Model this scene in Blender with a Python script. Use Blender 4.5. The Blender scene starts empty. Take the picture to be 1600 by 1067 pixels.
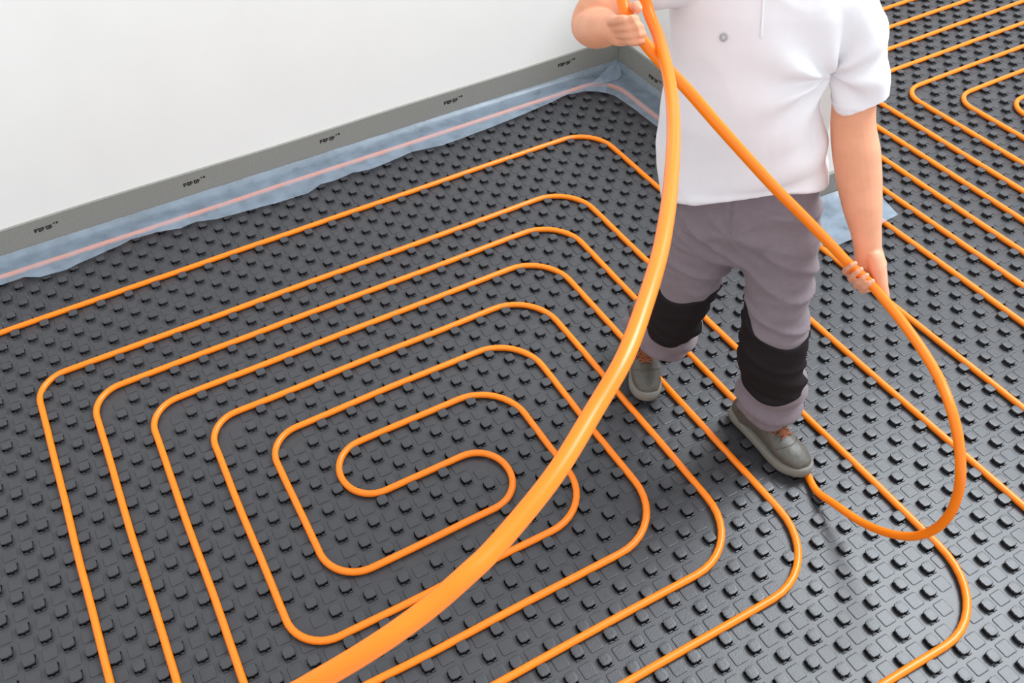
import bpy, bmesh, math, random
import numpy as np
from mathutils import Vector, Matrix, noise
from mathutils.bvhtree import BVHTree

random.seed(4)
SC = bpy.context.scene
COL = SC.collection
U = 0.05                                   # grid of the studded panel: 5 cm

# ------------------------------------------------------------------ camera
FPX, CX, CY = 1359.34, 712.95, 537.75
RUV = np.array([[0.88563517, 0.46311995, 0.03420902],
                [-0.36074995, 0.6397397, 0.67866973],
                [0.29242062, -0.61339468, 0.73364647]])
XR = Vector((RUV[0, 0], -RUV[0, 1], -RUV[0, 2])).normalized()
YD = Vector((RUV[1, 0], -RUV[1, 1], -RUV[1, 2])).normalized()
ZF = Vector((RUV[2, 0], -RUV[2, 1], -RUV[2, 2])).normalized()
CAM = Vector((0.4388, -2.6380, 2.1692))
cd = bpy.data.cameras.new('camera')
cam = bpy.data.objects.new('camera', cd)
COL.objects.link(cam)
mw = Matrix.Identity(4)
for r in range(3):
    mw[r][0] = XR[r]; mw[r][1] = -YD[r]; mw[r][2] = -ZF[r]; mw[r][3] = CAM[r]
cam.matrix_world = mw
cd.sensor_width = 36
cd.lens = FPX / 1600 * 36
cd.shift_x = (800 - CX) / 1600
cd.shift_y = (CY - 533.5) / 1600
cd.clip_start = 0.02
SC.camera = cam

# ------------------------------------------------------------------ light
SC.view_settings.view_transform = 'Standard'
SC.view_settings.look = 'None'
SC.view_settings.gamma = 1
SC.view_settings.use_curve_mapping = False
SC.view_settings.exposure = 0.0
world = bpy.data.worlds.new('daylight')
SC.world = world
world.use_nodes = True
wt = world.node_tree
wt.nodes['Background'].inputs[0].default_value = (0.93, 0.965, 1.0, 1)
wt.nodes['Background'].inputs[1].default_value = 1.17

def area(name, loc, target, sx, sy, power, colour):
    ld = bpy.data.lights.new(name, 'AREA'); ld.shape = 'RECTANGLE'
    ld.size = sx; ld.size_y = sy; ld.energy = power; ld.color = colour
    o = bpy.data.objects.new(name, ld); COL.objects.link(o)
    o.location = loc
    d = Vector(target) - Vector(loc)
    o.rotation_euler = d.to_track_quat('-Z', 'Y').to_euler()
    return o
area('window_light', (5.9, -1.5, 6.3), (2.2, -1.8, 0.2), 3.4, 3.4, 700, (0.88, 0.95, 1.0))

# ------------------------------------------------------------------ helpers
def P(u, v, z=0.0):
    return Vector((u * U, -v * U, z))

def ray(px, py):
    return (XR * ((px - CX) / FPX) + YD * ((py - CY) / FPX) + ZF)

def at_depth(px, py, d):
    return CAM + ray(px, py) * d

def at_z(px, py, z):
    r = ray(px, py)
    return CAM + r * ((z - CAM.z) / r.z)

G0 = P(36.5, 28.0)                                        # where the man stands
FW = Vector((CAM.x - G0.x, CAM.y - G0.y, 0)).normalized()  # he faces the camera
LF = Vector((-FW.y, FW.x, 0))                              # his left hand side
UP = Vector((0, 0, 1))

def M(px, py, fw):
    r = ray(px, py)
    t = ((G0 + FW * fw) - CAM).dot(FW) / r.dot(FW)
    return CAM + r * t

def depth(p):
    return (Vector(p) - CAM).dot(ZF)

def srgb(r, g, b):
    f = lambda c: (c / 255 / 12.92) if c / 255 <= 0.04045 else ((c / 255 + 0.055) / 1.055) ** 2.4
    return (f(r), f(g), f(b), 1)

def mat(name, col, rough=0.6, spec=0.5, noise_amt=0.0, noise_scale=40.0, bump=0.0, bump_scale=200.0, col2=None,
        sheen=0.0, sss=0.0, stretch=None):
    m = bpy.data.materials.new(name); m.use_nodes = True
    nt = m.node_tree; b = nt.nodes['Principled BSDF']
    b.inputs['Base Color'].default_value = col
    b.inputs['Roughness'].default_value = rough
    b.inputs['Specular IOR Level'].default_value = spec
    if sheen: b.inputs['Sheen Weight'].default_value = sheen
    if sss:
        b.inputs['Subsurface Weight'].default_value = sss
        b.inputs['Subsurface Radius'].default_value = (0.012, 0.005, 0.003)
        b.inputs['Subsurface Scale'].default_value = 1.0
    tc = nt.nodes.new('ShaderNodeTexCoord')
    src = tc.outputs['Object']
    if stretch:
        mp = nt.nodes.new('ShaderNodeMapping'); mp.inputs['Scale'].default_value = stretch
        nt.links.new(src, mp.inputs['Vector']); src = mp.outputs['Vector']
    if noise_amt or col2:
        n = nt.nodes.new('ShaderNodeTexNoise'); n.inputs['Scale'].default_value = noise_scale
        n.inputs['Detail'].default_value = 6
        nt.links.new(src, n.inputs['Vector'])
        mx = nt.nodes.new('ShaderNodeMix'); mx.data_type = 'RGBA'
        c2 = col2 or tuple(min(1, c * (1 + noise_amt)) for c in col[:3]) + (1,)
        c1 = col if col2 else tuple(c * (1 - noise_amt) for c in col[:3]) + (1,)
        mx.inputs[6].default_value = c1; mx.inputs[7].default_value = c2
        mr = nt.nodes.new('ShaderNodeMapRange')
        mr.inputs[1].default_value = 0.3; mr.inputs[2].default_value = 0.7
        nt.links.new(n.outputs['Fac'], mr.inputs[0])
        nt.links.new(mr.outputs[0], mx.inputs[0])
        nt.links.new(mx.outputs[2], b.inputs['Base Color'])
    if bump:
        n2 = nt.nodes.new('ShaderNodeTexNoise'); n2.inputs['Scale'].default_value = bump_scale
        n2.inputs['Detail'].default_value = 4
        nt.links.new(src, n2.inputs['Vector'])
        bp = nt.nodes.new('ShaderNodeBump'); bp.inputs['Strength'].default_value = bump
        bp.inputs['Distance'].default_value = 0.004
        nt.links.new(n2.outputs['Fac'], bp.inputs['Height'])
        nt.links.new(bp.outputs['Normal'], b.inputs['Normal'])
    return m

MT = {}
MT['wall'] = mat('white_plaster', srgb(242, 241, 237), 0.9, 0.2, 0.012, 6, 0.05, 90)
MT['slab'] = mat('concrete_slab', srgb(130, 128, 122), 0.9, 0.2, 0.1, 20)
MT['panel'] = mat('black_panel_plastic', srgb(60, 60, 63), 0.36, 0.5, 0.10, 30, 0.12, 260)
MT['pipe'] = mat('orange_pipe_plastic', srgb(255, 128, 4), 0.34, 0.5, 0.03, 12)
MT['foam'] = mat('grey_foam', srgb(142, 141, 135), 0.85, 0.25, 0.10, 160, 0.35, 500)
MT['ink'] = mat('black_ink', srgb(48, 47, 45), 0.7, 0.2, 0.05, 50)
MT['shirt'] = mat('white_cotton', srgb(232, 229, 232), 0.85, 0.15, 0.01, 30, 0.12, 500, sheen=0.1)
MT['trousers'] = mat('grey_work_cloth', srgb(124, 112, 117), 0.82, 0.2, 0.05, 60, 0.18, 600, sheen=0.12)
MT['pad'] = mat('black_kneepad_cloth', srgb(30, 25, 26), 0.8, 0.2, 0.1, 90, 0.2, 500)
MT['skin'] = mat('skin', srgb(226, 160, 126), 0.52, 0.35, 0.05, 28, 0.08, 220, sss=0.12)
MT['hair'] = mat('brown_hair', srgb(70, 50, 36), 0.7, 0.3, 0.2, 120, 0.5, 300)
MT['boot'] = mat('grey_boot_leather', srgb(82, 79, 72), 0.45, 0.5, 0.10, 50, 0.2, 300)
MT['sole'] = mat('grey_rubber_sole', srgb(120, 118, 110), 0.7, 0.3, 0.06, 60)
MT['lace'] = mat('brown_laces', srgb(140, 84, 56), 0.7, 0.3, 0.15, 300)
MT['reflect'] = mat('silver_trim', srgb(200, 202, 208), 0.35, 0.5)
MT['eye'] = mat('eye_white', srgb(235, 230, 225), 0.3, 0.5)
MT['metal'] = mat('snap_metal', srgb(170, 170, 172), 0.3, 0.5)

# translucent film
fm = bpy.data.materials.new('translucent_film'); fm.use_nodes = True
nt = fm.node_tree; b = nt.nodes['Principled BSDF']; out = nt.nodes['Material Output']
b.inputs['Base Color'].default_value = srgb(164, 180, 196)
b.inputs['Roughness'].default_value = 0.28
tr = nt.nodes.new('ShaderNodeBsdfTransparent'); tr.inputs[0].default_value = (0.93, 0.96, 1, 1)
mx = nt.nodes.new('ShaderNodeMixShader')
nn = nt.nodes.new('ShaderNodeTexNoise'); nn.inputs['Scale'].default_value = 14; nn.inputs['Detail'].default_value = 5
tcn = nt.nodes.new('ShaderNodeTexCoord'); nt.links.new(tcn.outputs['Object'], nn.inputs['Vector'])
mr = nt.nodes.new('ShaderNodeMapRange'); mr.inputs[1].default_value = 0.3; mr.inputs[2].default_value = 0.7
mr.inputs[3].default_value = 0.34; mr.inputs[4].default_value = 0.52
nt.links.new(nn.outputs['Fac'], mr.inputs[0]); nt.links.new(mr.outputs[0], mx.inputs[0])
nt.links.new(tr.outputs[0], mx.inputs[1]); nt.links.new(b.outputs[0], mx.inputs[2])
nt.links.new(mx.outputs[0], out.inputs['Surface'])
MT['film'] = fm

def link(name, me, m, parent=None, smooth=True):
    o = bpy.data.objects.new(name, me); COL.objects.link(o)
    if m: me.materials.append(m)
    if smooth and len(me.polygons):
        me.polygons.foreach_set('use_smooth', [True] * len(me.polygons))
    if parent: o.parent = parent
    return o

def tag(o, label=None, cat=None, group=None, kind=None):
    if label: o['label'] = label
    if cat: o['category'] = cat
    if group: o['group'] = group
    if kind: o['kind'] = kind
    return o

def from_np(name, V, F, m, parent=None, smooth=False):
    me = bpy.data.meshes.new(name)
    me.from_pydata([tuple(v) for v in V], [], F)
    me.update()
    return link(name, me, m, parent, smooth)

def bm_obj(name, bm, m, parent=None, smooth=False):
    bmesh.ops.recalc_face_normals(bm, faces=bm.faces)
    me = bpy.data.meshes.new(name); bm.to_mesh(me); bm.free()
    return link(name, me, m, parent, smooth)

def add_box(bm, lo, hi, bev=0.0):
    vs = [bm.verts.new((x, y, z)) for x in (lo[0], hi[0]) for y in (lo[1], hi[1]) for z in (lo[2], hi[2])]
    q = [(0, 1, 3, 2), (4, 6, 7, 5), (0, 4, 5, 1), (2, 3, 7, 6), (0, 2, 6, 4), (1, 5, 7, 3)]
    fs = [bm.faces.new([vs[i] for i in f]) for f in q]
    if bev:
        es = {e for f in fs for e in f.edges}
        bmesh.ops.bevel(bm, geom=list(es), offset=bev, segments=2, affect='EDGES', profile=0.6)

def add_tube(bm, pts, radii, axis=None, seg=20, round_ends=True, hollow=False):
    """loft of ellipses through pts; radii = (across, deep) pairs; axis = the 'across' direction"""
    pts = [Vector(p) for p in pts]
    n = len(pts)
    rad = [(r, r) if not isinstance(r, (tuple, list)) else tuple(r) for r in radii]
    rings = []
    nor = None
    def frame(i):
        nonlocal nor
        t = (pts[min(i + 1, n - 1)] - pts[max(i - 1, 0)]).normalized()
        if axis is not None:
            a = Vector(axis)
        else:
            a = nor if nor is not None else (Vector((0, 0, 1)) if abs(t.z) < 0.9 else Vector((1, 0, 0)))
        a = (a - t * a.dot(t))
        a.normalize()
        nor = a
        return t, a, t.cross(a)
    def ring(c, a, b, rx, ry):
        return [bm.verts.new(c + a * (rx * math.cos(2 * math.pi * k / seg)) + b * (ry * math.sin(2 * math.pi * k / seg)))
                for k in range(seg)]
    for i in range(n):
        t, a, b = frame(i)
        rx, ry = rad[i]
        if i == 0 and round_ends:
            m = min(rx, ry)
            for s in (0.95, 0.6):
                q = math.sqrt(1 - s * s)
                rings.append(ring(pts[0] - t * (m * s), a, b, rx * q, ry * q))
        rings.append(ring(pts[i], a, b, rx, ry))
        if i == n - 1 and round_ends:
            m = min(rx, ry)
            for s in (0.6, 0.95):
                q = math.sqrt(1 - s * s)
                rings.append(ring(pts[-1] + t * (m * s), a, b, rx * q, ry * q))
    for r0, r1 in zip(rings, rings[1:]):
        for k in range(seg):
            bm.faces.new((r0[k], r0[(k + 1) % seg], r1[(k + 1) % seg], r1[k]))
    if not hollow:
        bm.faces.new(list(reversed(rings[0]))); bm.faces.new(rings[-1])

def spline(ctrl, per=6):
    """Catmull-Rom through ctrl (Vectors)"""
    c = [Vector(p) for p in ctrl]
    c = [c[0] * 2 - c[1]] + c + [c[-1] * 2 - c[-2]]
    out = []
    for i in range(1, len(c) - 2):
        for k in range(per):
            t = k / per
            a, b_, d, e = c[i - 1], c[i], c[i + 1], c[i + 2]
            out.append(0.5 * ((2 * b_) + (d - a) * t + (2 * a - 5 * b_ + 4 * d - e) * t * t + (3 * b_ - a - 3 * d + e) * t ** 3))
    out.append(c[-2])
    return out

def lerp(a, b, t): return a + (b - a) * t

def fused(name, bm, voxel, m, smooth_it=6, parent=None, fac=0.5):
    """overlapping lofts fused to one skin: voxel remesh, then smoothing"""
    bmesh.ops.recalc_face_normals(bm, faces=bm.faces)
    me = bpy.data.meshes.new(name + '_raw'); bm.to_mesh(me); bm.free()
    o = bpy.data.objects.new(name, me); COL.objects.link(o)
    r = o.modifiers.new('r', 'REMESH'); r.mode = 'VOXEL'; r.voxel_size = voxel
    s = o.modifiers.new('s', 'SMOOTH'); s.factor = fac; s.iterations = smooth_it
    dg = bpy.context.evaluated_depsgraph_get()
    me2 = bpy.data.meshes.new_from_object(o.evaluated_get(dg))
    o.modifiers.clear(); o.data = me2
    bpy.data.meshes.remove(me)
    me2.name = name
    me2.materials.clear(); me2.materials.append(m)
    me2.polygons.foreach_set('use_smooth', [True] * len(me2.polygons))
    if parent: o.parent = parent
    return o

def displace(o, fn):
    me = o.data
    n = len(me.vertices)
    nor = [v.normal.copy() for v in me.vertices]
    for i, v in enumerate(me.vertices):
        d = fn(v.co, nor[i])
        if d: v.co = v.co + nor[i] * d
    me.update()

# ------------------------------------------------------------------ setting: walls and slab
def box_obj(name, lo, hi, m, parent=None, bev=0.0):
    bm = bmesh.new(); add_box(bm, lo, hi, bev)
    return bm_obj(name, bm, m, parent)

UMIN, UMAX, VMIN, VMAX = -18, 112, -8, 58
YW = 0.405                                   # face of the long wall
XP = 2.815                                   # face of the partition
YE = -0.845                                  # end of the partition
PT = 0.13
tag(box_obj('floor', (UMIN * U, -VMAX * U, -0.16), (UMAX * U, 0.6, -0.03), MT['slab']), kind='structure')
tag(box_obj('wall_left', (UMIN * U, YW, -0.03), (UMAX * U, YW + 0.2, 2.7), MT['wall']), kind='structure')
tag(box_obj('wall_right', (XP, YE, -0.03), (XP + PT, YW - 0.0005, 0.72), MT['wall'], bev=0.004), kind='structure')

# ------------------------------------------------------------------ pipe routes on the panel
PR = 0.0103
PZ = 0.0125

def route(pts, radii, step=0.5):
    """grid polyline with rounded corners -> list of 3D points"""
    out = []
    n = len(pts)
    for i in range(n):
        p = Vector(pts[i])
        if i in (0, n - 1):
            out.append(p.copy()); continue
        r = radii[i - 1] if isinstance(radii, (list, tuple)) else radii
        a = (Vector(pts[i - 1]) - p).normalized(); b = (Vector(pts[i + 1]) - p).normalized()
        s = p + a * r; e = p + b * r; c = p + a * r + b * r
        k = 10
        for j in range(k + 1):
            th = math.pi / 2 * j / k
            out.append(c - b * (r * math.cos(th)) - a * (r * math.sin(th)))
        _ = (s, e)
    res = []
    for p, q in zip(out, out[1:]):
        L = (q - p).length
        m = max(1, int(L / step))
        for j in range(m): res.append(p.lerp(q, j / m))
    res.append(out[-1])
    return res

def wob(p, amp=0.06):
    """a laid pipe is never dead straight"""
    return Vector((p.x + amp * noise.noise(Vector((p.x * .17, p.y * .17, 3.1))),
                   p.y + amp * noise.noise(Vector((p.x * .17, p.y * .17, 9.7)))))

spiral = [(-7, 47), (42, 47), (42, 6), (0, 6), (0, 41), (36, 41), (36, 12), (6, 12), (6, 35), (30, 35), (30, 18), (12, 18),
          (12, 29.2), (24, 29.2), (24, 25), (15, 25), (15, 21), (27, 21), (27, 32), (9, 32), (9, 15), (33, 15), (33, 38),
          (3, 38), (3, 9), (39, 9), (39, 35.2)]
spiral_r = [4.2, 3.2, 2.0, 2.2, 4.0, 3.2, 2.0, 2.2, 3.5, 3.2, 2.0, 2.2, 2.05, 2.05, 1.95, 1.95, 3.2, 3.0, 2.2, 2.0, 3.2, 3.6,
            2.2, 2.0, 3.2]
R_spiral = [wob(p) for p in route(spiral, spiral_r)]
R_outer = [wob(p) for p in route([(-18, 0), (48, 0), (48, 58)], 3.0)]
R_film = [wob(p) for p in route([(-18, -6), (53.9, -6.2), (53.9, 58)], 2.8)]
serp = [(61.4, -6.6), (61.4, 17.5), (60, 20.5), (60, 55), (63, 55), (63, -3), (109, -3), (109, 0), (66, 0), (66, 55), (69, 55), (69, 3), (109, 3), (109, 6), (72, 6), (72, 55),
        (75, 55), (75, 9), (109, 9), (109, 12), (78, 12), (78, 55), (81, 55), (81, 15), (109, 15), (109, 18), (84, 18), (84, 55)]
serp_r = [0.9, 0.9, 1.5, 1.5, 2, 1.5, 1.5, 2, 1.5, 1.5, 2, 1.5, 1.5, 2, 1.5, 1.5, 2, 1.5, 1.5, 2, 1.5, 1.5, 2, 1.5, 1.5, 2]
R_right = [wob(p) for p in route(serp, serp_r)]

# ------------------------------------------------------------------ studded panel
allp = np.array([[p.x, p.y] for p in R_spiral + R_outer + R_film + R_right])
cells = {}
for x, y in allp:
    cells.setdefault((int(math.floor(x)), int(math.floor(y))), []).append((x, y))
def clear(cx, cy, lim):
    i, j = int(math.floor(cx)), int(math.floor(cy))
    for a in (-1, 0, 1):
        for b_ in (-1, 0, 1):
            for (x, y) in cells.get((i + a, j + b_), ()):
                if (x - cx) ** 2 + (y - cy) ** 2 < lim * lim: return False
    return True

def stud_template():
    V = []; F = []
    def ring(pts, z):
        k = len(V); V.extend([(x, y, z) for x, y in pts]); return list(range(k, k + len(pts)))
    def band(a, b_):
        n = len(a)
        for i in range(n): F.append((a[i], a[(i + 1) % n], b_[(i + 1) % n], b_[i]))
    sq = lambda h, c: [(h, -c), (h, c), (c, h), (-c, h), (-h, c), (-h, -c), (-c, -h), (c, -h)]
    h = .0250
    s0 = ring([(h, 0), (h, h), (0, h), (-h, h), (-h, 0), (-h, -h), (0, -h), (h, -h)], 0.0)
    # hooks and their openings are on the -x and -y sides only; the other sides are plain walls
    def o8(far, near, zf, zn, notch=None):
        k = len(V); cf, cn = far * .83, near * .86
        nr = notch or (cn, zn)
        V.extend([(near, 0, zn), (nr[0], nr[0], nr[1]), (0, near, zn), (-cf, cn, zf), (-far, 0, zf), (-cf, -cf, zf), (0, -far, zf), (cn, -cf, zf)])
        return list(range(k, k + 8))
    s1 = o8(.0190, .0150, 0.0, 0.0, (.0160, 0.0)); s2 = o8(.0182, .0149, .0026, .0012, (.0158, .0008)); s3 = o8(.0172, .0148, .0012, .0014, (.0152, -.001))
    s4 = o8(.0168, .0147, -.0160, .0016, (.0146, -.010)); s5 = o8(.0112, .0144, -.0160, .0018, (.0112, -.010)); s6 = o8(.0100, .0136, .0112, .0112, (.0110, .0112))
    band(s0, s1); band(s1, s2); band(s2, s3); band(s3, s4); band(s4, s5); band(s5, s6)
    a = .0149
    out = []
    for q in range(4):
        c, s = math.cos(q * math.pi / 2), math.sin(q * math.pi / 2)
        for (x, y) in ((a, -.70 * a), (a * .985, -.30 * a), (1.06 * a, -.20 * a), (1.06 * a, .20 * a), (a * .985, .30 * a), (a, .70 * a), (.84 * a, .84 * a)):
            out.append((x * c - y * s, x * s + y * c))
    c0 = ring(out, .0110); c1 = ring(out, .0134)
    c2 = ring([(x * .93, y * .93) for x, y in out], .0148)
    c3 = ring([(x * .55, y * .55) for x, y in out], .0152)
    inner = ring([(x * .5, y * .5) for x, y in out], .0110)
    band(inner, c0); band(c0, c1); band(c1, c2); band(c2, c3)
    F.append(tuple(c3)); F.append(tuple(reversed(inner)))
    for xa, xb in ((-.0145, -.0030), (.0030, .0145)):
        k = len(V)
        V.extend([(xa, -.0208, 0), (xb, -.0208, 0), (xb, -.0170, 0), (xa, -.0170, 0),
                  (xa + .0006, -.0196, .0042), (xb - .0006, -.0196, .0042), (xb - .0006, -.0174, .0046), (xa + .0006, -.0174, .0046)])
        F.extend([(k, k + 1, k + 5, k + 4), (k + 1, k + 2, k + 6, k + 5), (k + 2, k + 3, k + 7, k + 6), (k + 3, k, k + 4, k + 7), (k + 4, k + 5, k + 6, k + 7)])
    return np.array(V), F
FLAT = (np.array([(-.025, -.025, 0), (.025, -.025, 0), (.025, .025, 0), (-.025, .025, 0)]), [(0, 1, 2, 3)])
def pad_template():
    V = []; F = []
    h, c = .0195, .016
    o = [(h, -c), (h, c), (c, h), (-c, h), (-h, c), (-h, -c), (-c, -h), (c, -h)]
    for s, z in ((1.0, .0002), (.95, .0016), (.86, .0019)):
        V.extend([(x * s, y * s, z) for x, y in o])
    for r in (0, 8):
        for i in range(8): F.append((r + i, r + (i + 1) % 8, r + 8 + (i + 1) % 8, r + 8 + i))
    F.append(tuple(range(16, 24)))
    V.extend([(-.025, -.025, 0), (.025, -.025, 0), (.025, .025, 0), (-.025, .025, 0)]); F.append((24, 25, 26, 27))
    return np.array(V), F
SV, SF = stud_template(); PV, PF = pad_template()
VV = []; FF = []; base = 0
for i in range(UMIN, UMAX):
    for j in range(VMIN, VMAX):
        cx, cy = i + .5, j + .5
        if XP / U - 0.6 < cx < (XP + PT) / U + 0.6 and cy < -YE / U + 0.6: continue
        if cy < -YW / U + 0.55: continue
        p = P(cx, cy)
        if (i + j) % 2:
            T, TF = (SV, SF) if clear(cx, cy, 0.42) else FLAT
        else:
            T, TF = PV, PF
        VV.append(T + np.array(p)); FF.extend([tuple(k + base for k in f) for f in TF]); base += len(T)
# base sheet of the panel
x0, x1, y0, y1 = UMIN * U, UMAX * U, -VMAX * U, YW
g = [(x0, y0), (x1, y0), (x1, y1), (x0, y1)]
VV.append(np.array([(x, y, 0) for x, y in g] + [(x, y, -0.03) for x, y in g]))
FF += [tuple(base + k for k in f) for f in ((7, 6, 5, 4), (0, 4, 5, 1), (1, 5, 6, 2), (2, 6, 7, 3), (3, 7, 4, 0))]
panel = from_np('studded_floor_panel', np.concatenate(VV), FF, MT['panel'])
tag(panel, 'black studded plastic underfloor heating panel covering the whole floor', 'floor panel')

# ------------------------------------------------------------------ edge foam and film along the walls
foam = bpy.data.objects.new('edge_insulation_strip', None); COL.objects.link(foam)
foam.location = (0, 0, 0)
tag(foam, 'grey foam edge insulation strip with black print running along the foot of the white walls', 'edge strip')
FT = 0.010
def foam_profile(path, heights, name):
    """strip of thickness FT following a ground path"""
    bm = bmesh.new()
    n = len(path); L = []
    for i in range(n):
        p = Vector(path[i]); t = (Vector(path[min(i + 1, n - 1)]) - Vector(path[max(i - 1, 0)])).normalized()
        nr = Vector((t.y, -t.x))
        h = heights[i]
        q = p + nr * FT
        L.append([bm.verts.new((a.x, a.y, z)) for a, z in ((p, 0.0005), (q, 0.0005), (q, h - .002), (q - nr * .002, h), (p + nr * .001, h), (p, h - .001))])
    for a, b_ in zip(L, L[1:]):
        for k in range(6): bm.faces.new((a[k], a[(k + 1) % 6], b_[(k + 1) % 6], b_[k]))
    bm.faces.new(L[0]); bm.faces.new(list(reversed(L[-1])))
    return bm_obj(name, bm, MT['foam'], foam, False)
HT = 0.142
# travelling +x along the long wall the room is on the right hand: normal (t.y,-t.x) = -y
path = [(UMIN * U + .01, YW - .0012)]
xx = UMIN * U + .06
while xx < XP - 0.05: path.append((xx, YW - .0012)); xx += 0.05
hts = [HT + .006 * noise.noise(Vector((p[0] * 1.3, 0, 0))) for p in path]
path += [(XP - .013, YW - .0015)]; hts += [HT - .004]
foam_profile(path, hts, 'strip_run')
path = [(XP - .0012, YW - .012)]; yy = YW - .06
while yy > YE + .03: path.append((XP - .0012, yy)); yy -= .05
path += [(XP - .0012, YE + .004)]
hts = [HT - .006 + .004 * noise.noise(Vector((p[1] * 2, 1, 0))) for p in path]
foam_profile(path, hts, 'strip_run')
path = [(XP - .010, YE - .0012), (XP + .03, YE - .0012), (XP + .08, YE - .002), (XP + .125, YE - .003), (XP + .155, YE + .0), (XP + .160, YE + .05), (XP + .155, YE + .3)]
foam_profile(path, [HT - .012, HT - .01, HT - .008, HT - .006, HT - .008, HT - .01, HT - .01], 'strip_run')
# printed marks on the foam: a heavy short word and two small signs after it
def print_mark(origin, along, z, face):
    bm = bmesh.new()
    x = 0
    rnd = random.Random(7)
    def bar(a0, a1, z0, z1):
        p = [origin + along * a0 + UP * z0, origin + along * a1 + UP * z0, origin + along * a1 + UP * z1, origin + along * a0 + UP * z1]
        vs = [bm.verts.new(q + face * .0006) for q in p]; ws = [bm.verts.new(q - face * .0004) for q in p]
        bm.faces.new(vs); bm.faces.new(list(reversed(ws)))
        for k in range(4): bm.faces.new((vs[k], ws[k], ws[(k + 1) % 4], vs[(k + 1) % 4]))
    for k, w in enumerate((.013, .010, .011, .012, .010)):          # five heavy letter-like shapes
        h = .016
        bar(x, x + .0042, 0, h)
        if k in (0, 2, 4): bar(x, x + w, h - .004, h); bar(x, x + w, .006, .0095)
        if k in (1, 3): bar(x, x + w, 0, .004); bar(x, x + w, h - .004, h); bar(x + w - .004, x + w, 0, h)
        x += w + .0018
        if k == 2: x += .003
    bar(x + .004, x + .010, .015, .021); bar(x + .014, x + .022, .013, .022)
    return bm_obj('printed_mark', bm, MT['ink'], foam)
for px, py in ((54, 362), (287, 290), (500, 222), (694, 162), (872, 103)):
    r = ray(px, py); y = YW - .0012 - FT
    q = CAM + r * ((y - CAM.y) / r.y)
    print_mark(Vector((q.x, y, q.z - .007)), Vector((1, 0, 0)), 0, Vector((0, -1, 0)))
r = ray(1014, 118); xq = XP - .0012 - FT
q = CAM + r * ((xq - CAM.x) / r.x)
print_mark(Vector((xq, q.y, q.z - .008)), Vector((0, -1, 0)), 0, Vector((-1, 0, 0)))

def sheet(name, outer, inner, zf, n=10, parent=None, thick=.0006):
    """film between two matched edge lines; zf(p, t) is its height"""
    bm = bmesh.new(); G = []
    for a, b_ in zip(outer, inner):
        row = []
        for k in range(n + 1):
            t = k / n
            p = Vector(a).lerp(Vector(b_), t)
            row.append(bm.verts.new((p.x, p.y, zf(p, t))))
        G.append(row)
    for a, b_ in zip(G, G[1:]):
        for k in range(n): bm.faces.new((a[k], a[k + 1], b_[k + 1], b_[k]))
    bmesh.ops.recalc_face_normals(bm, faces=bm.faces)
    return bm_obj(name, bm, MT['film'], parent, True)

front = [(-18, -4.7), (-12, -4.5), (-6, -4.9), (-0.64, -4.83), (1.06, -4.9), (2.12, -4.29), (4.01, -4.18), (5.69, -4.54), (7.58, -4.8), (9.04, -5.17),
         (11.06, -5.06), (12.81, -4.59), (14.13, -4.73), (15.6, -4.28), (18.0, -4.05), (20.43, -3.81), (23.13, -3.73), (24.4, -4.27),
         (25.72, -4.2), (27.37, -4.45), (28.83, -4.11), (30.31, -4.28), (32.9, -4.6), (35.6, -4.17), (40.03, -4.4), (43.28, -4.68),
         (46.71, -5.11), (49.03, -5.46), (50.6, -5.15), (51.6, -4.5), (52.05, -4.0)]
front2 = [(51.7, -4.6), (52.05, -4.0), (52.5, -3.13), (52.75, -0.17), (52.8, 2.97), (52.6, 8), (52.9, 12), (52.7, 16.5)]
def dense(pts, step=0.4):
    o = []
    for a, b_ in zip(pts, pts[1:]):
        a = Vector(a); b2 = Vector(b_); m = max(1, int((b2 - a).length / step))
        for k in range(m): o.append(a.lerp(b2, k / m))
    o.append(Vector(pts[-1]))
    return o
def film_z(axis_v, c):
    def zf(p, t):
        x, y = p.x / U, -p.y / U
        d = (y if axis_v else x) - c
        along = x if axis_v else y
        z = .0245 + .0045 * math.exp(-(d / .5) ** 2)
        z += .0022 * noise.noise(Vector((along * .9, d * .8, 2))) + .0012 * noise.noise(Vector((along * 2.4, d * 1.2, 5)))
        z += (.016 * (1 - t / .12) ** 2 if t < .12 else 0)
        return z
    return zf
f1 = dense(front)
o1 = [P(p.x, 0).xy + Vector((0, YW - FT - .003)) for p in f1]
i1 = [Vector((p.x * U, -p.y * U)) for p in f1]
# film is one length of edge foil, hanging off the foam: parts of the strip
sheet('film_apron', [Vector((a.x if a.x < 49 * U else 49 * U + (a.x - 49 * U) * (XP - .02 - 49 * U) / (3.05 * U), a.y)) for a in o1], i1, film_z(True, -6.1), 12, foam)
f2 = dense(front2)
o2 = [Vector((XP - FT - .003, -p.y * U if k else YW - .03)) for k, p in enumerate(f2)]
i2 = [Vector((p.x * U, -p.y * U)) for p in f2]
sheet('film_apron', o2, i2, film_z(False, 53.9), 12, foam)
# corner gusset
bm = bmesh.new()
gz = .035
gp = [Vector((XP - FT - .004, YW - FT - .004, gz + .012)), P(51.6, -5.6, gz - .004), P(52.6, -5.3, gz - .003), P(54.2, -5.1, gz - .002), P(54.9, -5.6, gz)]
c = sum((v for v in gp[1:]), Vector()) / 4
gv = [bm.verts.new(v) for v in gp]
for k in range(1, 4): bm.faces.new((gv[0], gv[k], gv[k + 1]))
bmesh.ops.subdivide_edges(bm, edges=bm.edges, cuts=5, use_grid_fill=True)
for v in bm.verts: v.co.z += .0015 * noise.noise(v.co * 30)
bm_obj('corner_gusset', bm, MT['film'], foam, True)
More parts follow.
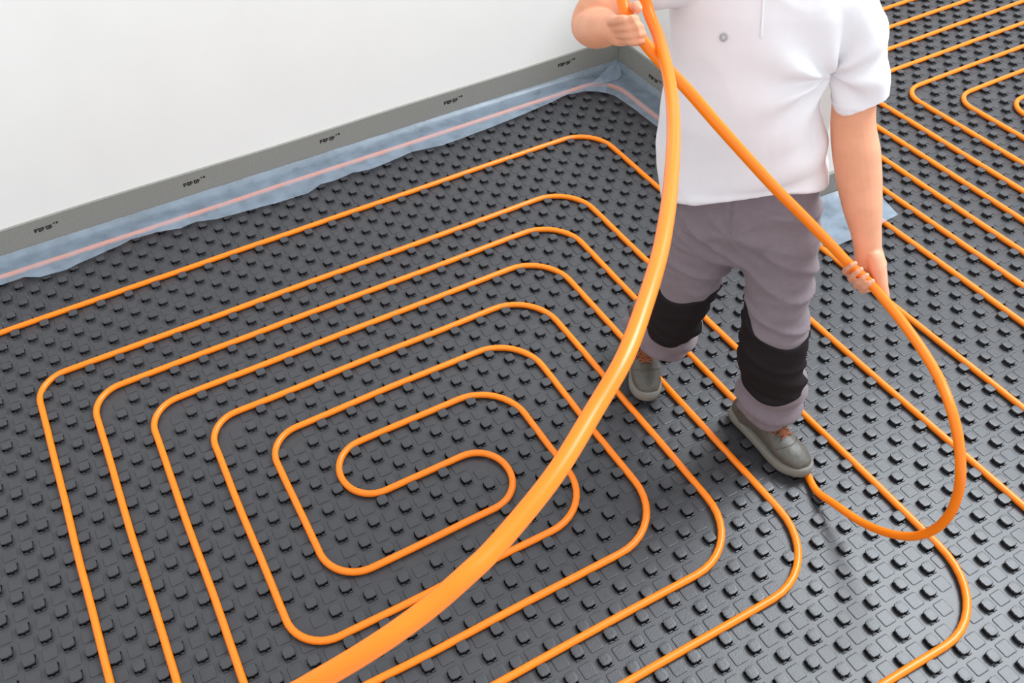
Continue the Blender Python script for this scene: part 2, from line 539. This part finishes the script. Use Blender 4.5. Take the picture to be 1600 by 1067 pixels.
# film at the partition end
fe = dense([(53.6, 21.2), (54.6, 21.9), (56.2, 21.9), (58.8, 21.8), (61.3, 21.5)], .3)
oe = dense([(54.9, 17.4), (56.2, 17.25), (58, 17.2), (59.6, 17.3), (61.9, 19.2)], .3)
m_ = min(len(fe), len(oe))
fe = [fe[int(k * (len(fe) - 1) / (m_ - 1))] for k in range(m_)]; oe = [oe[int(k * (len(oe) - 1) / (m_ - 1))] for k in range(m_)]
def ez(p, t):
    x, y = p.x / U, -p.y / U
    return .0250 + .004 * math.exp(-((x - 53.9) / .5) ** 2) + .004 * math.exp(-((x - 60) / .5) ** 2) + .003 * noise.noise(Vector((x * .8, y * 1.4, 2))) + (.012 * (1 - t / .15) ** 2 if t < .15 else 0)
sheet('film_apron', [Vector((p.x * U, -p.y * U)) for p in oe], [Vector((p.x * U, -p.y * U)) for p in fe], ez, 12, foam)

# ------------------------------------------------------------------ pipes
def pipe(name, pts, rad, label, cat='pipe', seg=12):
    bm = bmesh.new()
    add_tube(bm, pts, rad if isinstance(rad, list) else [rad] * len(pts), None, seg, False)
    o = bm_obj(name, bm, MT['pipe'], None, True)
    tag(o, label, cat, 'orange underfloor heating pipes')
    return o
G3 = lambda R: [P(p.x, p.y, PZ) for p in R]
pipe('heating_pipe', G3(R_outer), PR, 'orange heating pipe run along the wall outside the spiral, turning once, not under film')
pipe('heating_pipe', G3(R_film), PR, 'orange heating pipe nearest the walls, mostly under the translucent edge film')
pipe('heating_pipe', G3(R_right), PR, 'orange heating pipe laid in nested right-angle bends behind the man, at the upper right')

HR = M(990, 44, .31); HL = M(1350, 433, .165)
dR, dL = depth(HR), depth(HL)
lift = [P(39, 36.0, .014), at_z(1277, 768, .022), at_z(1305, 788, .055), at_z(1345, 815, .10), at_z(1385, 832, .16), at_z(1425, 838, .22),
        at_z(1460, 827, .29), at_z(1484, 803, .37), at_z(1497, 770, .45), at_z(1501, 735, .52), at_z(1498, 690, .58),
        at_z(1488, 645, .625), at_z(1470, 597, .65)]
dl0 = depth(lift[-1])
lift += [at_depth(1447, 556, lerp(dl0, dL, .35)), at_depth(1418, 514, lerp(dl0, dL, .7)), at_depth(1390, 478, lerp(dl0, dL, .9)),
         at_depth(1360, 443, dL), at_depth(1330, 416, lerp(dL, dR, .05))]
for (px, py, t) in ((1292, 376, .14), (1255, 338, .24), (1215, 298, .36), (1170, 249, .5), (1120, 193, .65), (1075, 141, .79), (1035, 99, .9), (1007, 66, .97)):
    lift.append(at_depth(px, py, lerp(dL, dR, t) - .06 * math.sin(math.pi * t)))
lift += [HR, at_depth(978, 22, dR), at_depth(971, -10, dR), at_depth(964, -60, dR - .02), at_depth(961, -130, dR - .04), at_depth(966, -185, dR - .09), at_depth(979, -210, dR - .15),
         at_depth(991, -188, 1.63), at_depth(997, -130, 1.61),
         at_depth(1001, -65, 1.64), at_depth(1005, -17, 1.68)]
for (px, py, d) in ((1014, 20, 1.69), (1028, 55, 1.66), (1040.5, 100, 1.59), (1049.5, 150, 1.51), (1052.5, 200, 1.41), (1051, 250, 1.32), (1047, 300, 1.25), (1040, 350, 1.185),
                    (1030, 400, 1.135), (1009, 470, 1.07), (977, 556, 1.01), (929, 640, .97), (864, 745, .92), (778, 850, .88), (727, 900, .86),
                    (669, 950, .85), (600, 1000, .84), (519, 1050, .84), (420, 1105, .85), (290, 1170, .88)):
    lift.append(at_depth(px, py, d))
e0 = lift[-1]
lift += [e0 + Vector((-.10, -.10, -.25)), Vector((-.10, -2.45, .45)), Vector((-.05, -2.45, .12)), Vector((.25, -2.5, .014)), Vector((.9, -2.62, .012))]
lift = spline(lift, 8)
main = [P(p.x, p.y, PZ) for p in R_spiral] + lift
rad = [PR] * len(R_spiral) + [lerp(PR, .0112, min(1, k / 40)) for k in range(len(lift))]
pipe('heating_pipe', main, rad, 'orange pipe of the floor spiral, lifted through both hands into a big foreground arc', seg=16)

# ------------------------------------------------------------------ the man
man = bpy.data.objects.new('person', None); COL.objects.link(man)
man.location = G0
tag(man, 'man in white shirt and grey work trousers with black knee pads, holding the orange pipe', 'person')
def adopt(o):
    o.parent = man; o.matrix_parent_inverse = Matrix.Translation(-G0)
    return o
def rpx(p, px): return px * depth(p) / FPX
def chain(bm, rows, ratio=0.85, seg=24, dr=True):
    """rows: (px, py, forward, radius in pixels[, depth radius m])"""
    pts = []; rad = []
    for r in rows:
        p = M(r[0], r[1], r[2]); w = rpx(p, r[3])
        pts.append(p); rad.append((w, r[4] if len(r) > 4 else w * ratio))
    add_tube(bm, pts, rad, LF, seg, dr)
    return pts, rad

# --- feet on the floor
ZB = 0.0155
def foot_frame(heel, toe):
    h = P(*heel); t = P(*toe)
    d = (t - h).normalized()
    return h, d, Vector((-d.y, d.x, 0)), (t - h).length
LFf = foot_frame((38.30, 30.15), (38.75, 36.1))
RFf = foot_frame((36.6, 22.2), (34.05, 27.15))
def ankle(fr, y=.075, z=.13):
    return fr[0] + fr[1] * y + UP * z

# --- trousers
bm = bmesh.new()
chain(bm, [(1165, 270, .02, 104, .095), (1163, 318, .03, 112, .112), (1162, 345, .035, 108, .115), (1160, 360, .04, 96, .10)], seg=32)
aL = ankle(LFf, .046, .168); aR = ankle(RFf, .046, .160)
def leg(rows, a, last):
    pts = []; rad = []
    for r in rows:
        p = M(r[0], r[1], r[2]); w = rpx(p, r[3]); pts.append(p); rad.append((w, w * .95))
    pts.append(a); rad.append(last)
    add_tube(bm, pts, rad, LF, 26, False)
    return pts
LL = leg([(1213, 335, .03, 60), (1212, 378, .05, 64), (1217, 430, .08, 52), (1213, 480, .105, 47), (1209, 535, .115, 48), (1206, 580, .105, 45), (1207, 610, .088, 48), (1208, 628, .07, 47)], aL, (.066, .070))
RL = leg([(1105, 335, .02, 58), (1096, 378, .02, 58), (1077, 430, .03, 46), (1060, 478, .03, 38), (1048, 512, .0, 40), (1042, 530, -.02, 38)], aR, (.060, .064))
tro = fused('trousers', bm, .0048, MT['trousers'], 6)
kneeL, kneeR = LL[4], RL[3]
def fold_fn(co, n):
    z = co.z
    l = (co - G0).dot(LF); f = (co - G0).dot(FW)
    d = 0
    # long soft folds across the cloth
    q = Vector((l * 3.5 + z * 2.0, f * 3.5, z * 17 + l * 5))
    d += .0100 * (max(0, 1 - 3.2 * abs(noise.noise(q))) ** 1.5) - .002
    q = Vector((l * 7 + 5, f * 6, z * 34 - l * 9))
    d += .0040 * noise.noise(q)
    if z < .40:                                     # cloth stacking above the boots
        w = min(1, (.40 - z) / .12)
        d += w * .0085 * math.sin(z * 78 + l * 22 + 2.5 * noise.noise(Vector((l * 6, f * 6, z * 5))))
        d += w * .004 * noise.noise(Vector((l * 18, f * 18, z * 20)))
    if z > .62:                                     # pulls from the crotch
        cc = M(1141, 365, .13); v = co - cc; r = v.length
        a = math.atan2(v.z, v.dot(LF))
        if r < .22 and f > 0: d += .0026 * math.cos(a * 7 + .5) * (1 - r / .22) * min(1, r / .03)
    return d
displace(tro, fold_fn)
bmt = bmesh.new(); bmt.from_mesh(tro.data)
bmesh.ops.smooth_vert(bmt, verts=bmt.verts, factor=.4, use_axis_x=True, use_axis_y=True, use_axis_z=True)
bmt.to_mesh(tro.data)
bvh_t = BVHTree.FromBMesh(bmt); bmt.free()
tro.data.polygons.foreach_set('use_smooth', [True] * len(tro.data.polygons))
adopt(tro)

def wrap(name, bvh, c_top, c_bot, th0, th1, topf, botf, m, parent, off=.004, nt_=40, nz=34, side=LF):
    """cloth panel hugging the body behind it: rays go in towards a limb axis"""
    ax = (c_top - c_bot)
    bm = bmesh.new(); G = []
    for i in range(nt_ + 1):
        s = i / nt_; th = lerp(th0, th1, s)
        row = []
        d = (FW * math.cos(th) + side * math.sin(th)).normalized()
        for k in range(nz + 1):
            q = k / nz
            h = lerp(botf(s), topf(s), q)
            c = c_bot + ax * h
            loc, nor, idx, dist = bvh.ray_cast(c + d * .125, -d)
            if loc is None: loc = c + d * .06; nor = d
            if nor.dot(d) < 0: nor = -nor
            edge = min(s, 1 - s, q, 1 - q)
            row.append(loc + d * (off * min(1, .25 + edge * 22)))
        G.append(row)
    W = [[bm.verts.new(p) for p in r] for r in G]
    for a, b_ in zip(W, W[1:]):
        for k in range(nz): bm.faces.new((a[k], a[k + 1], b_[k + 1], b_[k]))
    bmesh.ops.smooth_vert(bm, verts=[v for v in bm.verts if not v.is_boundary], factor=.5, use_axis_x=True, use_axis_y=True, use_axis_z=True)
    bmesh.ops.recalc_face_normals(bm, faces=bm.faces)
    o = bm_obj(name, bm, m, None, True)
    s_ = o.modifiers.new('thick', 'SOLIDIFY'); s_.thickness = .004; s_.offset = 0
    adopt(o)
    if parent:
        o.parent = parent; o.matrix_parent_inverse = Matrix.Identity(4)
    return o
dip = lambda a, b_, c_: (lambda s: a * (1 - s) ** 2 + 2 * b_ * s * (1 - s) + c_ * s * s)
D2 = math.radians
camang = 0
k1 = wrap('knee_pad', bvh_t, M(1214, 470, .10), M(1206, 592, .09), D2(-82), D2(78), dip(1.03, .58, .80), dip(.18, -.18, .10), MT['pad'], tro, nt_=44)
k2 = wrap('knee_pad', bvh_t, M(1064, 428, .03), M(1052, 513, .0), D2(-80), D2(80), dip(.90, .66, 1.05), dip(.20, -.25, .22), MT['pad'], tro, nt_=44)
# side pocket with a silver trim and dark flap on his right thigh (seen left of the pipe)
wrap('thigh_pocket', bvh_t, M(1062, 330, .0), M(1040, 400, .02), D2(-100), D2(-52), lambda s: 1.0, lambda s: -.12, MT['trousers'], tro, off=.008, nt_=14, nz=20)
wrap('pocket_flap', bvh_t, M(1062, 330, .0), M(1040, 400, .02), D2(-98), D2(-62), lambda s: .62, lambda s: .1, MT['pad'], tro, off=.014, nt_=12, nz=12)
wrap('reflective_trim', bvh_t, M(1062, 330, .0), M(1040, 400, .02), D2(-88), D2(-82), lambda s: .95, lambda s: .35, MT['reflect'], tro, off=.018, nt_=6, nz=12)
# fly seam
fl = []
for k in range(14):
    px, py = lerp(1146, 1141, k / 13), lerp(312, 364, k / 13)
    o_ = CAM; d_ = ray(px, py).normalized()
    loc, nor, idx, dist = bvh_t.ray_cast(o_, d_)
    if loc: fl.append(loc + FW * .0005)
bm = bmesh.new(); add_tube(bm, fl, [.0022] * len(fl), None, 6, True)
o = bm_obj('fly_seam', bm, MT['trousers'], None, True); adopt(o); o.parent = tro; o.matrix_parent_inverse = Matrix.Identity(4)

# --- shirt
bm = bmesh.new()
chain(bm, [(1160, 302, .047, 120, .130), (1159, 277, .030, 123, .134), (1158, 252, .024, 126, .138), (1157, 215, .022, 127, .140), (1157, 165, .025, 120, .14), (1166, 110, .02, 117, .135),
           (1180, 55, .01, 128, .13), (1190, 5, .0, 138, .122), (1197, -40, -.01, 128, .105), (1203, -75, -.02, 92, .08), (1206, -95, -.02, 58, .06)], seg=36, dr=False)
chain(bm, [(1290, 5, -.005, 60), (1320, 10, -.005, 54), (1337, 45, 0, 45), (1342, 95, 0, 42), (1343, 128, 0, 42.5), (1344.5, 157, 0.0, 43.5)], ratio=.95, dr=False)
chain(bm, [(1110, -20, .0, 62), (1068, -38, .03, 56), (1020, -32, .06, 52), (980, -28, .08, 46), (958, -24, .095, 43)], ratio=.8)
sh = fused('shirt', bm, .005, MT['shirt'], 5)
pit = M(1292, 128, .08)
def shirt_fn(co, n):
    l = (co - G0).dot(LF); f = (co - G0).dot(FW); z = co.z
    d = .0040 * noise.noise(Vector((l * 7 + z * 3, f * 6, z * 4 - l * 4)))
    d += .0060 * (max(0, 1 - 3.0 * abs(noise.noise(Vector((l * 5 + z * 3.2, f * 5 + 4, z * 3.6 - l * 2)))))) ** 1.6
    v = co - pit; r = v.length
    if f > -.02:
        a = math.atan2(v.z, v.dot(LF))
        w = math.exp(-(r / .17) ** 2) * min(1, r / .025)
        d += w * .010 * math.cos(a * 7 + .6)
    if .80 < z < 1.06 and l > -.02 and f > 0:         # drag folds low on his left side
        w = min(1, (l + .02) / .1) * math.sin(math.pi * (z - .80) / .26)
        d += w * .006 * math.sin((z * 48 - l * 22))
    return d
displace(sh, shirt_fn)
bmt = bmesh.new(); bmt.from_mesh(sh.data)
for _ in range(2): bmesh.ops.smooth_vert(bmt, verts=bmt.verts, factor=.5, use_axis_x=True, use_axis_y=True, use_axis_z=True)
bmt.to_mesh(sh.data); bvh_s = BVHTree.FromBMesh(bmt); bmt.free()
sh.data.polygons.foreach_set('use_smooth', [True] * len(sh.data.polygons))
adopt(sh)
def on_shirt(px, py, off=.001):
    loc, nor, idx, dist = bvh_s.ray_cast(CAM, ray(px, py).normalized())
    if loc is None: return M(px, py, .13), FW
    if nor.dot(FW) < 0: nor = -nor
    return loc + nor * off, nor
def seam(name, pxs, rad_, m, parent=sh, cyc=False):
    pts = [on_shirt(x, y, rad_ * .2)[0] for x, y in pxs]
    bm = bmesh.new(); add_tube(bm, pts, [rad_] * len(pts), None, 6, True)
    o = bm_obj(name, bm, m, None, True); adopt(o); o.parent = parent; o.matrix_parent_inverse = Matrix.Identity(4)
    return o
# button placket
seam('placket', [(lerp(1196, 1189, t / 12), lerp(-60, 58, t / 12)) for t in range(13)], .0026, MT['shirt'])
# press stud on his right chest: a small grey ring
p, nr = on_shirt(1131, 58, .003)
bm = bmesh.new()
a_ = nr.cross(UP).normalized(); b2 = nr.cross(a_)
ringp = [p + a_ * (.0066 * math.cos(t)) + b2 * (.0066 * math.sin(t)) for t in [2 * math.pi * k / 20 for k in range(21)]]
add_tube(bm, ringp, [.0017] * 21, None, 8, False)
o = bm_obj('press_stud', bm, MT['metal'], None, True); adopt(o); o.parent = sh; o.matrix_parent_inverse = Matrix.Identity(4)
# hems as rolled edges
def hem(name, cpt, axis_dir, rx_dir, bvh, parent, m, r=.003, n=60, far=.4):
    pts = []
    a = rx_dir.normalized(); b_ = axis_dir.cross(a).normalized()
    for k in range(n + 1):
        t = 2 * math.pi * k / n
        d = a * math.cos(t) + b_ * math.sin(t)
        loc, nor, idx, dist = bvh.ray_cast(cpt + d * far, -d)
        if loc: pts.append(loc)
    bm = bmesh.new(); add_tube(bm, pts, [r] * len(pts), None, 6, False)
    o = bm_obj(name, bm, m, None, True); adopt(o); o.parent = parent; o.matrix_parent_inverse = Matrix.Identity(4)
sl_c = M(1346, 152, .0); sl_d = (M(1346, 100, 0) - sl_c).normalized()
hem('sleeve_hem', sl_c, sl_d, LF, bvh_s, sh, MT['shirt'], .0028, 50, .075)

# --- body: one skin (head, neck, arms, hands, trunk and legs under the clothes)
bm = bmesh.new()
neck0 = M(1203, -75, -.03)
hd = neck0 + UP * .20 + FW * .03                                    # head centre
add_tube(bm, [M(1160, 330, .02), M(1160, 200, .02), M(1185, 40, 0), M(1198, -40, -.02), M(1203, -70, -.03)],
         [(.11, .07), (.11, .08), (.16, .10), (.14, .08), (.07, .06)], LF, 24)
add_tube(bm, [neck0 - UP * .05, neck0 + UP * .04, neck0 + UP * .12 + FW * .01], [.062, .058, .056], LF, 20)
add_tube(bm, [hd - UP * .105 + FW * .035, hd - UP * .07 + FW * .025, hd - UP * .02 + FW * .01, hd + UP * .03, hd + UP * .07], [(.036, .04), (.056, .07), (.070, .085), (.076, .095), (.070, .085)], LF, 24)
add_tube(bm, [hd + FW * .088 + UP * .02, hd + FW * .108 - UP * .018], [.008, .014], LF, 12)                       # nose
add_tube(bm, [hd + FW * .085 - UP * .050 + LF * .02, hd + FW * .092 - UP * .048, hd + FW * .085 - UP * .050 - LF * .02], [.006, .008, .006], UP, 10)
add_tube(bm, [hd + FW * .080 + UP * .036 + LF * .045, hd + FW * .090 + UP * .036, hd + FW * .080 + UP * .036 - LF * .045], [.008, .008, .008], UP, 10)
for s in (-1, 1):
    add_tube(bm, [hd + LF * (s * .078) + UP * .022 - FW * .01, hd + LF * (s * .080) - UP * .022 - FW * .004], [(.006, .018), (.006, .012)], LF, 12)
for leg_, fr in ((LL, LFf), (RL, RFf)):
    add_tube(bm, leg_[:-1] + [ankle(fr, .08, .12)], [.07] + [.065] * 2 + [.05] * (len(leg_) - 4) + [.045, .04], LF, 16)
# his left arm (right in the picture)
def arm(rows, ratio=.86):
    pts = []; rad = []
    for r in rows:
        p = M(*r[:3]); w = rpx(p, r[3]); pts.append(p); rad.append((w, w * (r[4] if len(r) > 4 else ratio)))
    pts2 = spline(pts, 4)
    rad2 = []
    for i in range(len(rad) - 1):
        for k in range(4): rad2.append(tuple(lerp(rad[i][j], rad[i + 1][j], k / 4) for j in (0, 1)))
    rad2.append(rad[-1])
    add_tube(bm, pts2, rad2, LF, 22)
arm([(1322, -5, 0, 34), (1340, 50, 0, 35), (1342, 110, 0, 34), (1334, 165, .005, 32.5), (1333, 200, .012, 33), (1338, 240, .03, 35), (1343, 285, .05, 33), (1348, 325, .075, 28.5),
     (1353, 360, .095, 22.5, .8), (1356, 388, .11, 20, .75), (1358, 402, .118, 22, .65)])
# palm and thumb root
def blob(rows, seg=14, axis=LF, ratio=1.0):
    pts = [M(*r[:3]) for r in rows]; rad = [(rpx(p, r[3]), rpx(p, r[3]) * (r[4] if len(r) > 4 else ratio)) for p, r in zip(pts, rows)]
    add_tube(bm, pts, rad, axis, seg)
blob([(1357, 396, .115, 21, .66), (1359, 412, .122, 25, .58), (1357, 430, .122, 24, .55), (1357, 446, .118, 19, .55)])
blob([(1366, 402, .128, 13), (1371, 420, .140, 13.5), (1375, 434, .150, 11.5), (1379, 448, .163, 8.6), (1382, 460, .170, 7.6), (1383.5, 470, .174, 6.4)])
# four fingers round the pipe
ra = Vector((1325, 410)); rb = Vector((1361, 447))
for k in range(4):
    t = (k + .5) / 4
    c2 = ra.lerp(rb, t)
    w = (5.0, 5.5, 5.7, 5.5)[k]
    L = (0, 2, 3, 1)[k]
    blob([(c2.x + 14, c2.y + 1, .125, w), (c2.x - 1, c2.y + 9 + L, .128, w), (c2.x - 8, c2.y + 11 + L, .145, w), (c2.x - 9.5, c2.y + 9 + L, .168, w * .98),
          (c2.x - 5.5, c2.y + 4 + L, .186, w * .93), (c2.x + 2, c2.y - 1 + L * .5, .191, w * .88), (c2.x + 7, c2.y - 3.5, .187, w * .78)], 12)
# his right arm (left in the picture): upper arm out of the sleeve, elbow bent, fist at the chest
arm([(1060, -45, .02, 34), (1000, -32, .07, 33), (962, -16, .105, 33), (936, 12, .155, 33, .95), (925, 36, .165, 33, .95), (932, 44, .20, 33.5, .92), (943, 45, .245, 31, .9), (953, 46, .275, 27, .85), (962, 47, .295, 24, .8)], ratio=.95)
blob([(962, 48, .295, 23, .75), (969, 49, .305, 23.5, .62), (976, 50, .312, 22, .5)], axis=UP)
rr = [(977, 30), (983, 42), (988, 54), (992, 65)]
for k, (x, y) in enumerate(rr):
    w = (6.4, 6.7, 6.5, 5.7)[k]
    e = (2, 3, 2, -3)[k]
    kn = (-22, -20, -19, -15)[k]
    blob([(x - 24, y + 4 - k * 2.0, .312, w), (x + kn + 5, y + 2 - k, .338, w * 1.08), (x - 6, y, .350, w * 1.12), (x + 1, y, .353, w * 1.1), (x + 6 + e, y - 1, .352, w * 1.02), (x + 14 + e, y - 1, .338, w * .95), (x + 15 + e, y + 1, .312, w * .9),
          (x + 8, y + 2, .288, w * .85)], 12)
blob([(980, 58, .30, 10), (990, 66, .30, 7.5)])
blob([(970, 34, .295, 9.5), (979, 22, .283, 8.8), (989, 12, .288, 8.2), (995, 8, .305, 7.4), (998, 14, .318, 6.6)])
body = fused('body', bm, .0027, MT['skin'], 7, fac=.5)
adopt(body)
# eyes and hair
for s in (-1, 1):
    bm = bmesh.new(); bmesh.ops.create_uvsphere(bm, u_segments=16, v_segments=10, radius=.0115, matrix=Matrix.Translation(hd + FW * .078 + UP * .018 + LF * (s * .031)))
    ey = adopt(bm_obj('eye', bm, MT['eye'], None, True))
    bm = bmesh.new(); bmesh.ops.create_uvsphere(bm, u_segments=12, v_segments=8, radius=.0062, matrix=Matrix.Translation(hd + FW * .0872 + UP * .017 + LF * (s * .031)))
    ir = adopt(bm_obj('iris', bm, MT['hair'], None, True)); ir.parent = ey; ir.matrix_parent_inverse = Matrix.Identity(4)
bm = bmesh.new()
add_tube(bm, [hd - UP * .03 - FW * .045, hd + UP * .02 - FW * .03, hd + UP * .065 - FW * .012, hd + UP * .095 - FW * .005], [(.080, .066), (.088, .090), (.088, .108), (.062, .082)], LF, 28)
hair = fused('hair', bm, .006, MT['hair'], 3)
displace(hair, lambda co, n: .004 * noise.noise(co * 60))
adopt(hair)

# --- boots
def make_boot(fr, mirror):
    h, d, sd, Lg = fr
    root = bpy.data.objects.new('boot', None); COL.objects.link(root)
    root.location = Vector((h.x, h.y, ZB)); root.parent = man; root.matrix_parent_inverse = Matrix.Translation(-G0)
    O = Vector((h.x, h.y, ZB))
    k = Lg / .30
    W = lambda x, y, z: O + sd * (x * mirror) + d * (y * k) + UP * z
    def keep(o):
        o.parent = root; o.matrix_parent_inverse = Matrix.Translation(-O); return o
    # outline of the sole, heel at y=0
    out_ = [(0, 0), (.024, .006), (.034, .03), (.036, .07), (.034, .11), (.038, .16), (.047, .21), (.046, .25), (.034, .283), (.012, .30),
            (-.012, .300), (-.034, .283), (-.049, .25), (-.052, .21), (-.046, .16), (-.040, .11), (-.037, .07), (-.034, .03), (-.024, .006)]
    c_ = [Vector(p) for p in out_]
    n = len(c_); dn = []
    for i in range(n):
        a, b_, e, f_ = c_[i - 1], c_[i], c_[(i + 1) % n], c_[(i + 2) % n]
        for q in range(4):
            t = q / 4
            dn.append(.5 * ((2 * b_) + (e - a) * t + (2 * a - 5 * b_ + 4 * e - f_) * t * t + (3 * b_ - a - 3 * e + f_) * t ** 3))
    bm = bmesh.new()
    ctr = Vector((0, .15))
    def top(y): return .034 - .006 * math.sin(math.pi * min(1, max(0, y / .3))) + (.012 if y > .24 else 0) * (y - .24) / .06
    rings = []
    for s, zf in ((.96, lambda y: .0 + (.010 * max(0, (y - .24) / .06))), (1.02, lambda y: .008 + (.008 * max(0, (y - .24) / .06))), (1.03, lambda y: top(y) * .62), (1.0, lambda y: top(y)), (.93, lambda y: top(y) + .002)):
        rings.append([bm.verts.new(W(p.x * s, ctr.y + (p.y - ctr.y) * (1 + (s - 1) * .6), zf(p.y))) for p in dn])
    for a, b_ in zip(rings, rings[1:]):
        for i in range(len(dn)): bm.faces.new((a[i], a[(i + 1) % len(dn)], b_[(i + 1) % len(dn)], b_[i]))
    bm.faces.new(rings[0]); bm.faces.new(rings[-1])
    keep(bm_obj('sole', bm, MT['sole'], None, True))
    bm = bmesh.new()
    # foot body
    rows = [(0, .030, .050, .032, .035), (0, .07, .055, .034, .042), (0, .12, .060, .036, .048), (-.001, .165, .055, .041, .040), (-.002, .205, .050, .046, .034), (-.002, .245, .047, .044, .031), (-.001, .268, .044, .036, .025)]
    add_tube(bm, [W(r[0], r[1], r[2]) for r in rows], [(r[3], r[4]) for r in rows], sd, 24)
    rows = [(0, .062, .03, .036, .045), (0, .062, .09, .037, .050), (0, .058, .14, .043, .055), (0, .055, .175, .046, .056)]
    add_tube(bm, [W(r[0], r[1], r[2]) for r in rows], [(r[3], r[4]) for r in rows], sd, 24)
    add_tube(bm, [W(0, .085, .125), W(0, .12, .10), W(-.001, .16, .078), W(-.002, .19, .066)], [(.03, .025), (.032, .025), (.034, .02), (.034, .018)], sd, 20)
    up_ = fused('upper', bm, .004, MT['boot'], 5)
    displace(up_, lambda co, n_: .0012 * noise.noise(co * 45) + .0007 * noise.noise(co * 120))
    up_data = up_.data
    bv = BVHTree.FromPolygons([v.co.copy() for v in up_data.vertices], [tuple(p.vertices) for p in up_data.polygons])
    keep(up_)
    def surf(x, y, off=.001):
        loc, nor, i_, ds = bv.ray_cast(W(x, y, .25), Vector((0, 0, -1)))
        return (loc + UP * off) if loc else W(x, y, .08)
    # toe cap seam, tongue and laces
    bm = bmesh.new(); pts = [surf(lerp(-.044, .040, t / 16), .222 - .02 * (2 * t / 16 - 1) ** 2 + .004, .0008) for t in range(17)]
    add_tube(bm, pts, [.0018] * 17, None, 6)
    keep(bm_obj('toe_seam', bm, MT['boot'], None, True))
    bm = bmesh.new()
    G = [[surf(x, lerp(.112, .200, t / 8), .003 + .002 * (1 - (x / .014) ** 2)) for x in (-.014, -.007, 0, .007, .014)] for t in range(9)]
    Wv = [[bm.verts.new(p) for p in r] for r in G]
    for a, b_ in zip(Wv, Wv[1:]):
        for q in range(4): bm.faces.new((a[q], a[q + 1], b_[q + 1], b_[q]))
    keep(bm_obj('tongue', bm, MT['lace'], None, True))
    bm = bmesh.new()
    for q in range(5):
        y = lerp(.200, .136, q / 4)
        pts = [surf(lerp(-.021, .021, t / 10), y - .013 * t / 10, .0055) for t in range(11)]
        add_tube(bm, pts, [.0024] * 11, None, 6)
        pts = [surf(lerp(.021, -.021, t / 10), y - .013 * t / 10, .0075) for t in range(11)]
        add_tube(bm, pts, [.0024] * 11, None, 6)
    for s in (-1, 1):                                   # bow loops
        pts = [surf(s * a, b_, o_) for a, b_, o_ in ((.002, .146, .010), (.018, .154, .012), (.030, .166, .008), (.027, .174, .006), (.012, .162, .010), (.002, .146, .012))]
        add_tube(bm, spline(pts, 4), [.0022] * 21, None, 6)
    keep(bm_obj('laces', bm, MT['lace'], None, True))
make_boot(LFf, 1)
make_boot(RFf, -1)
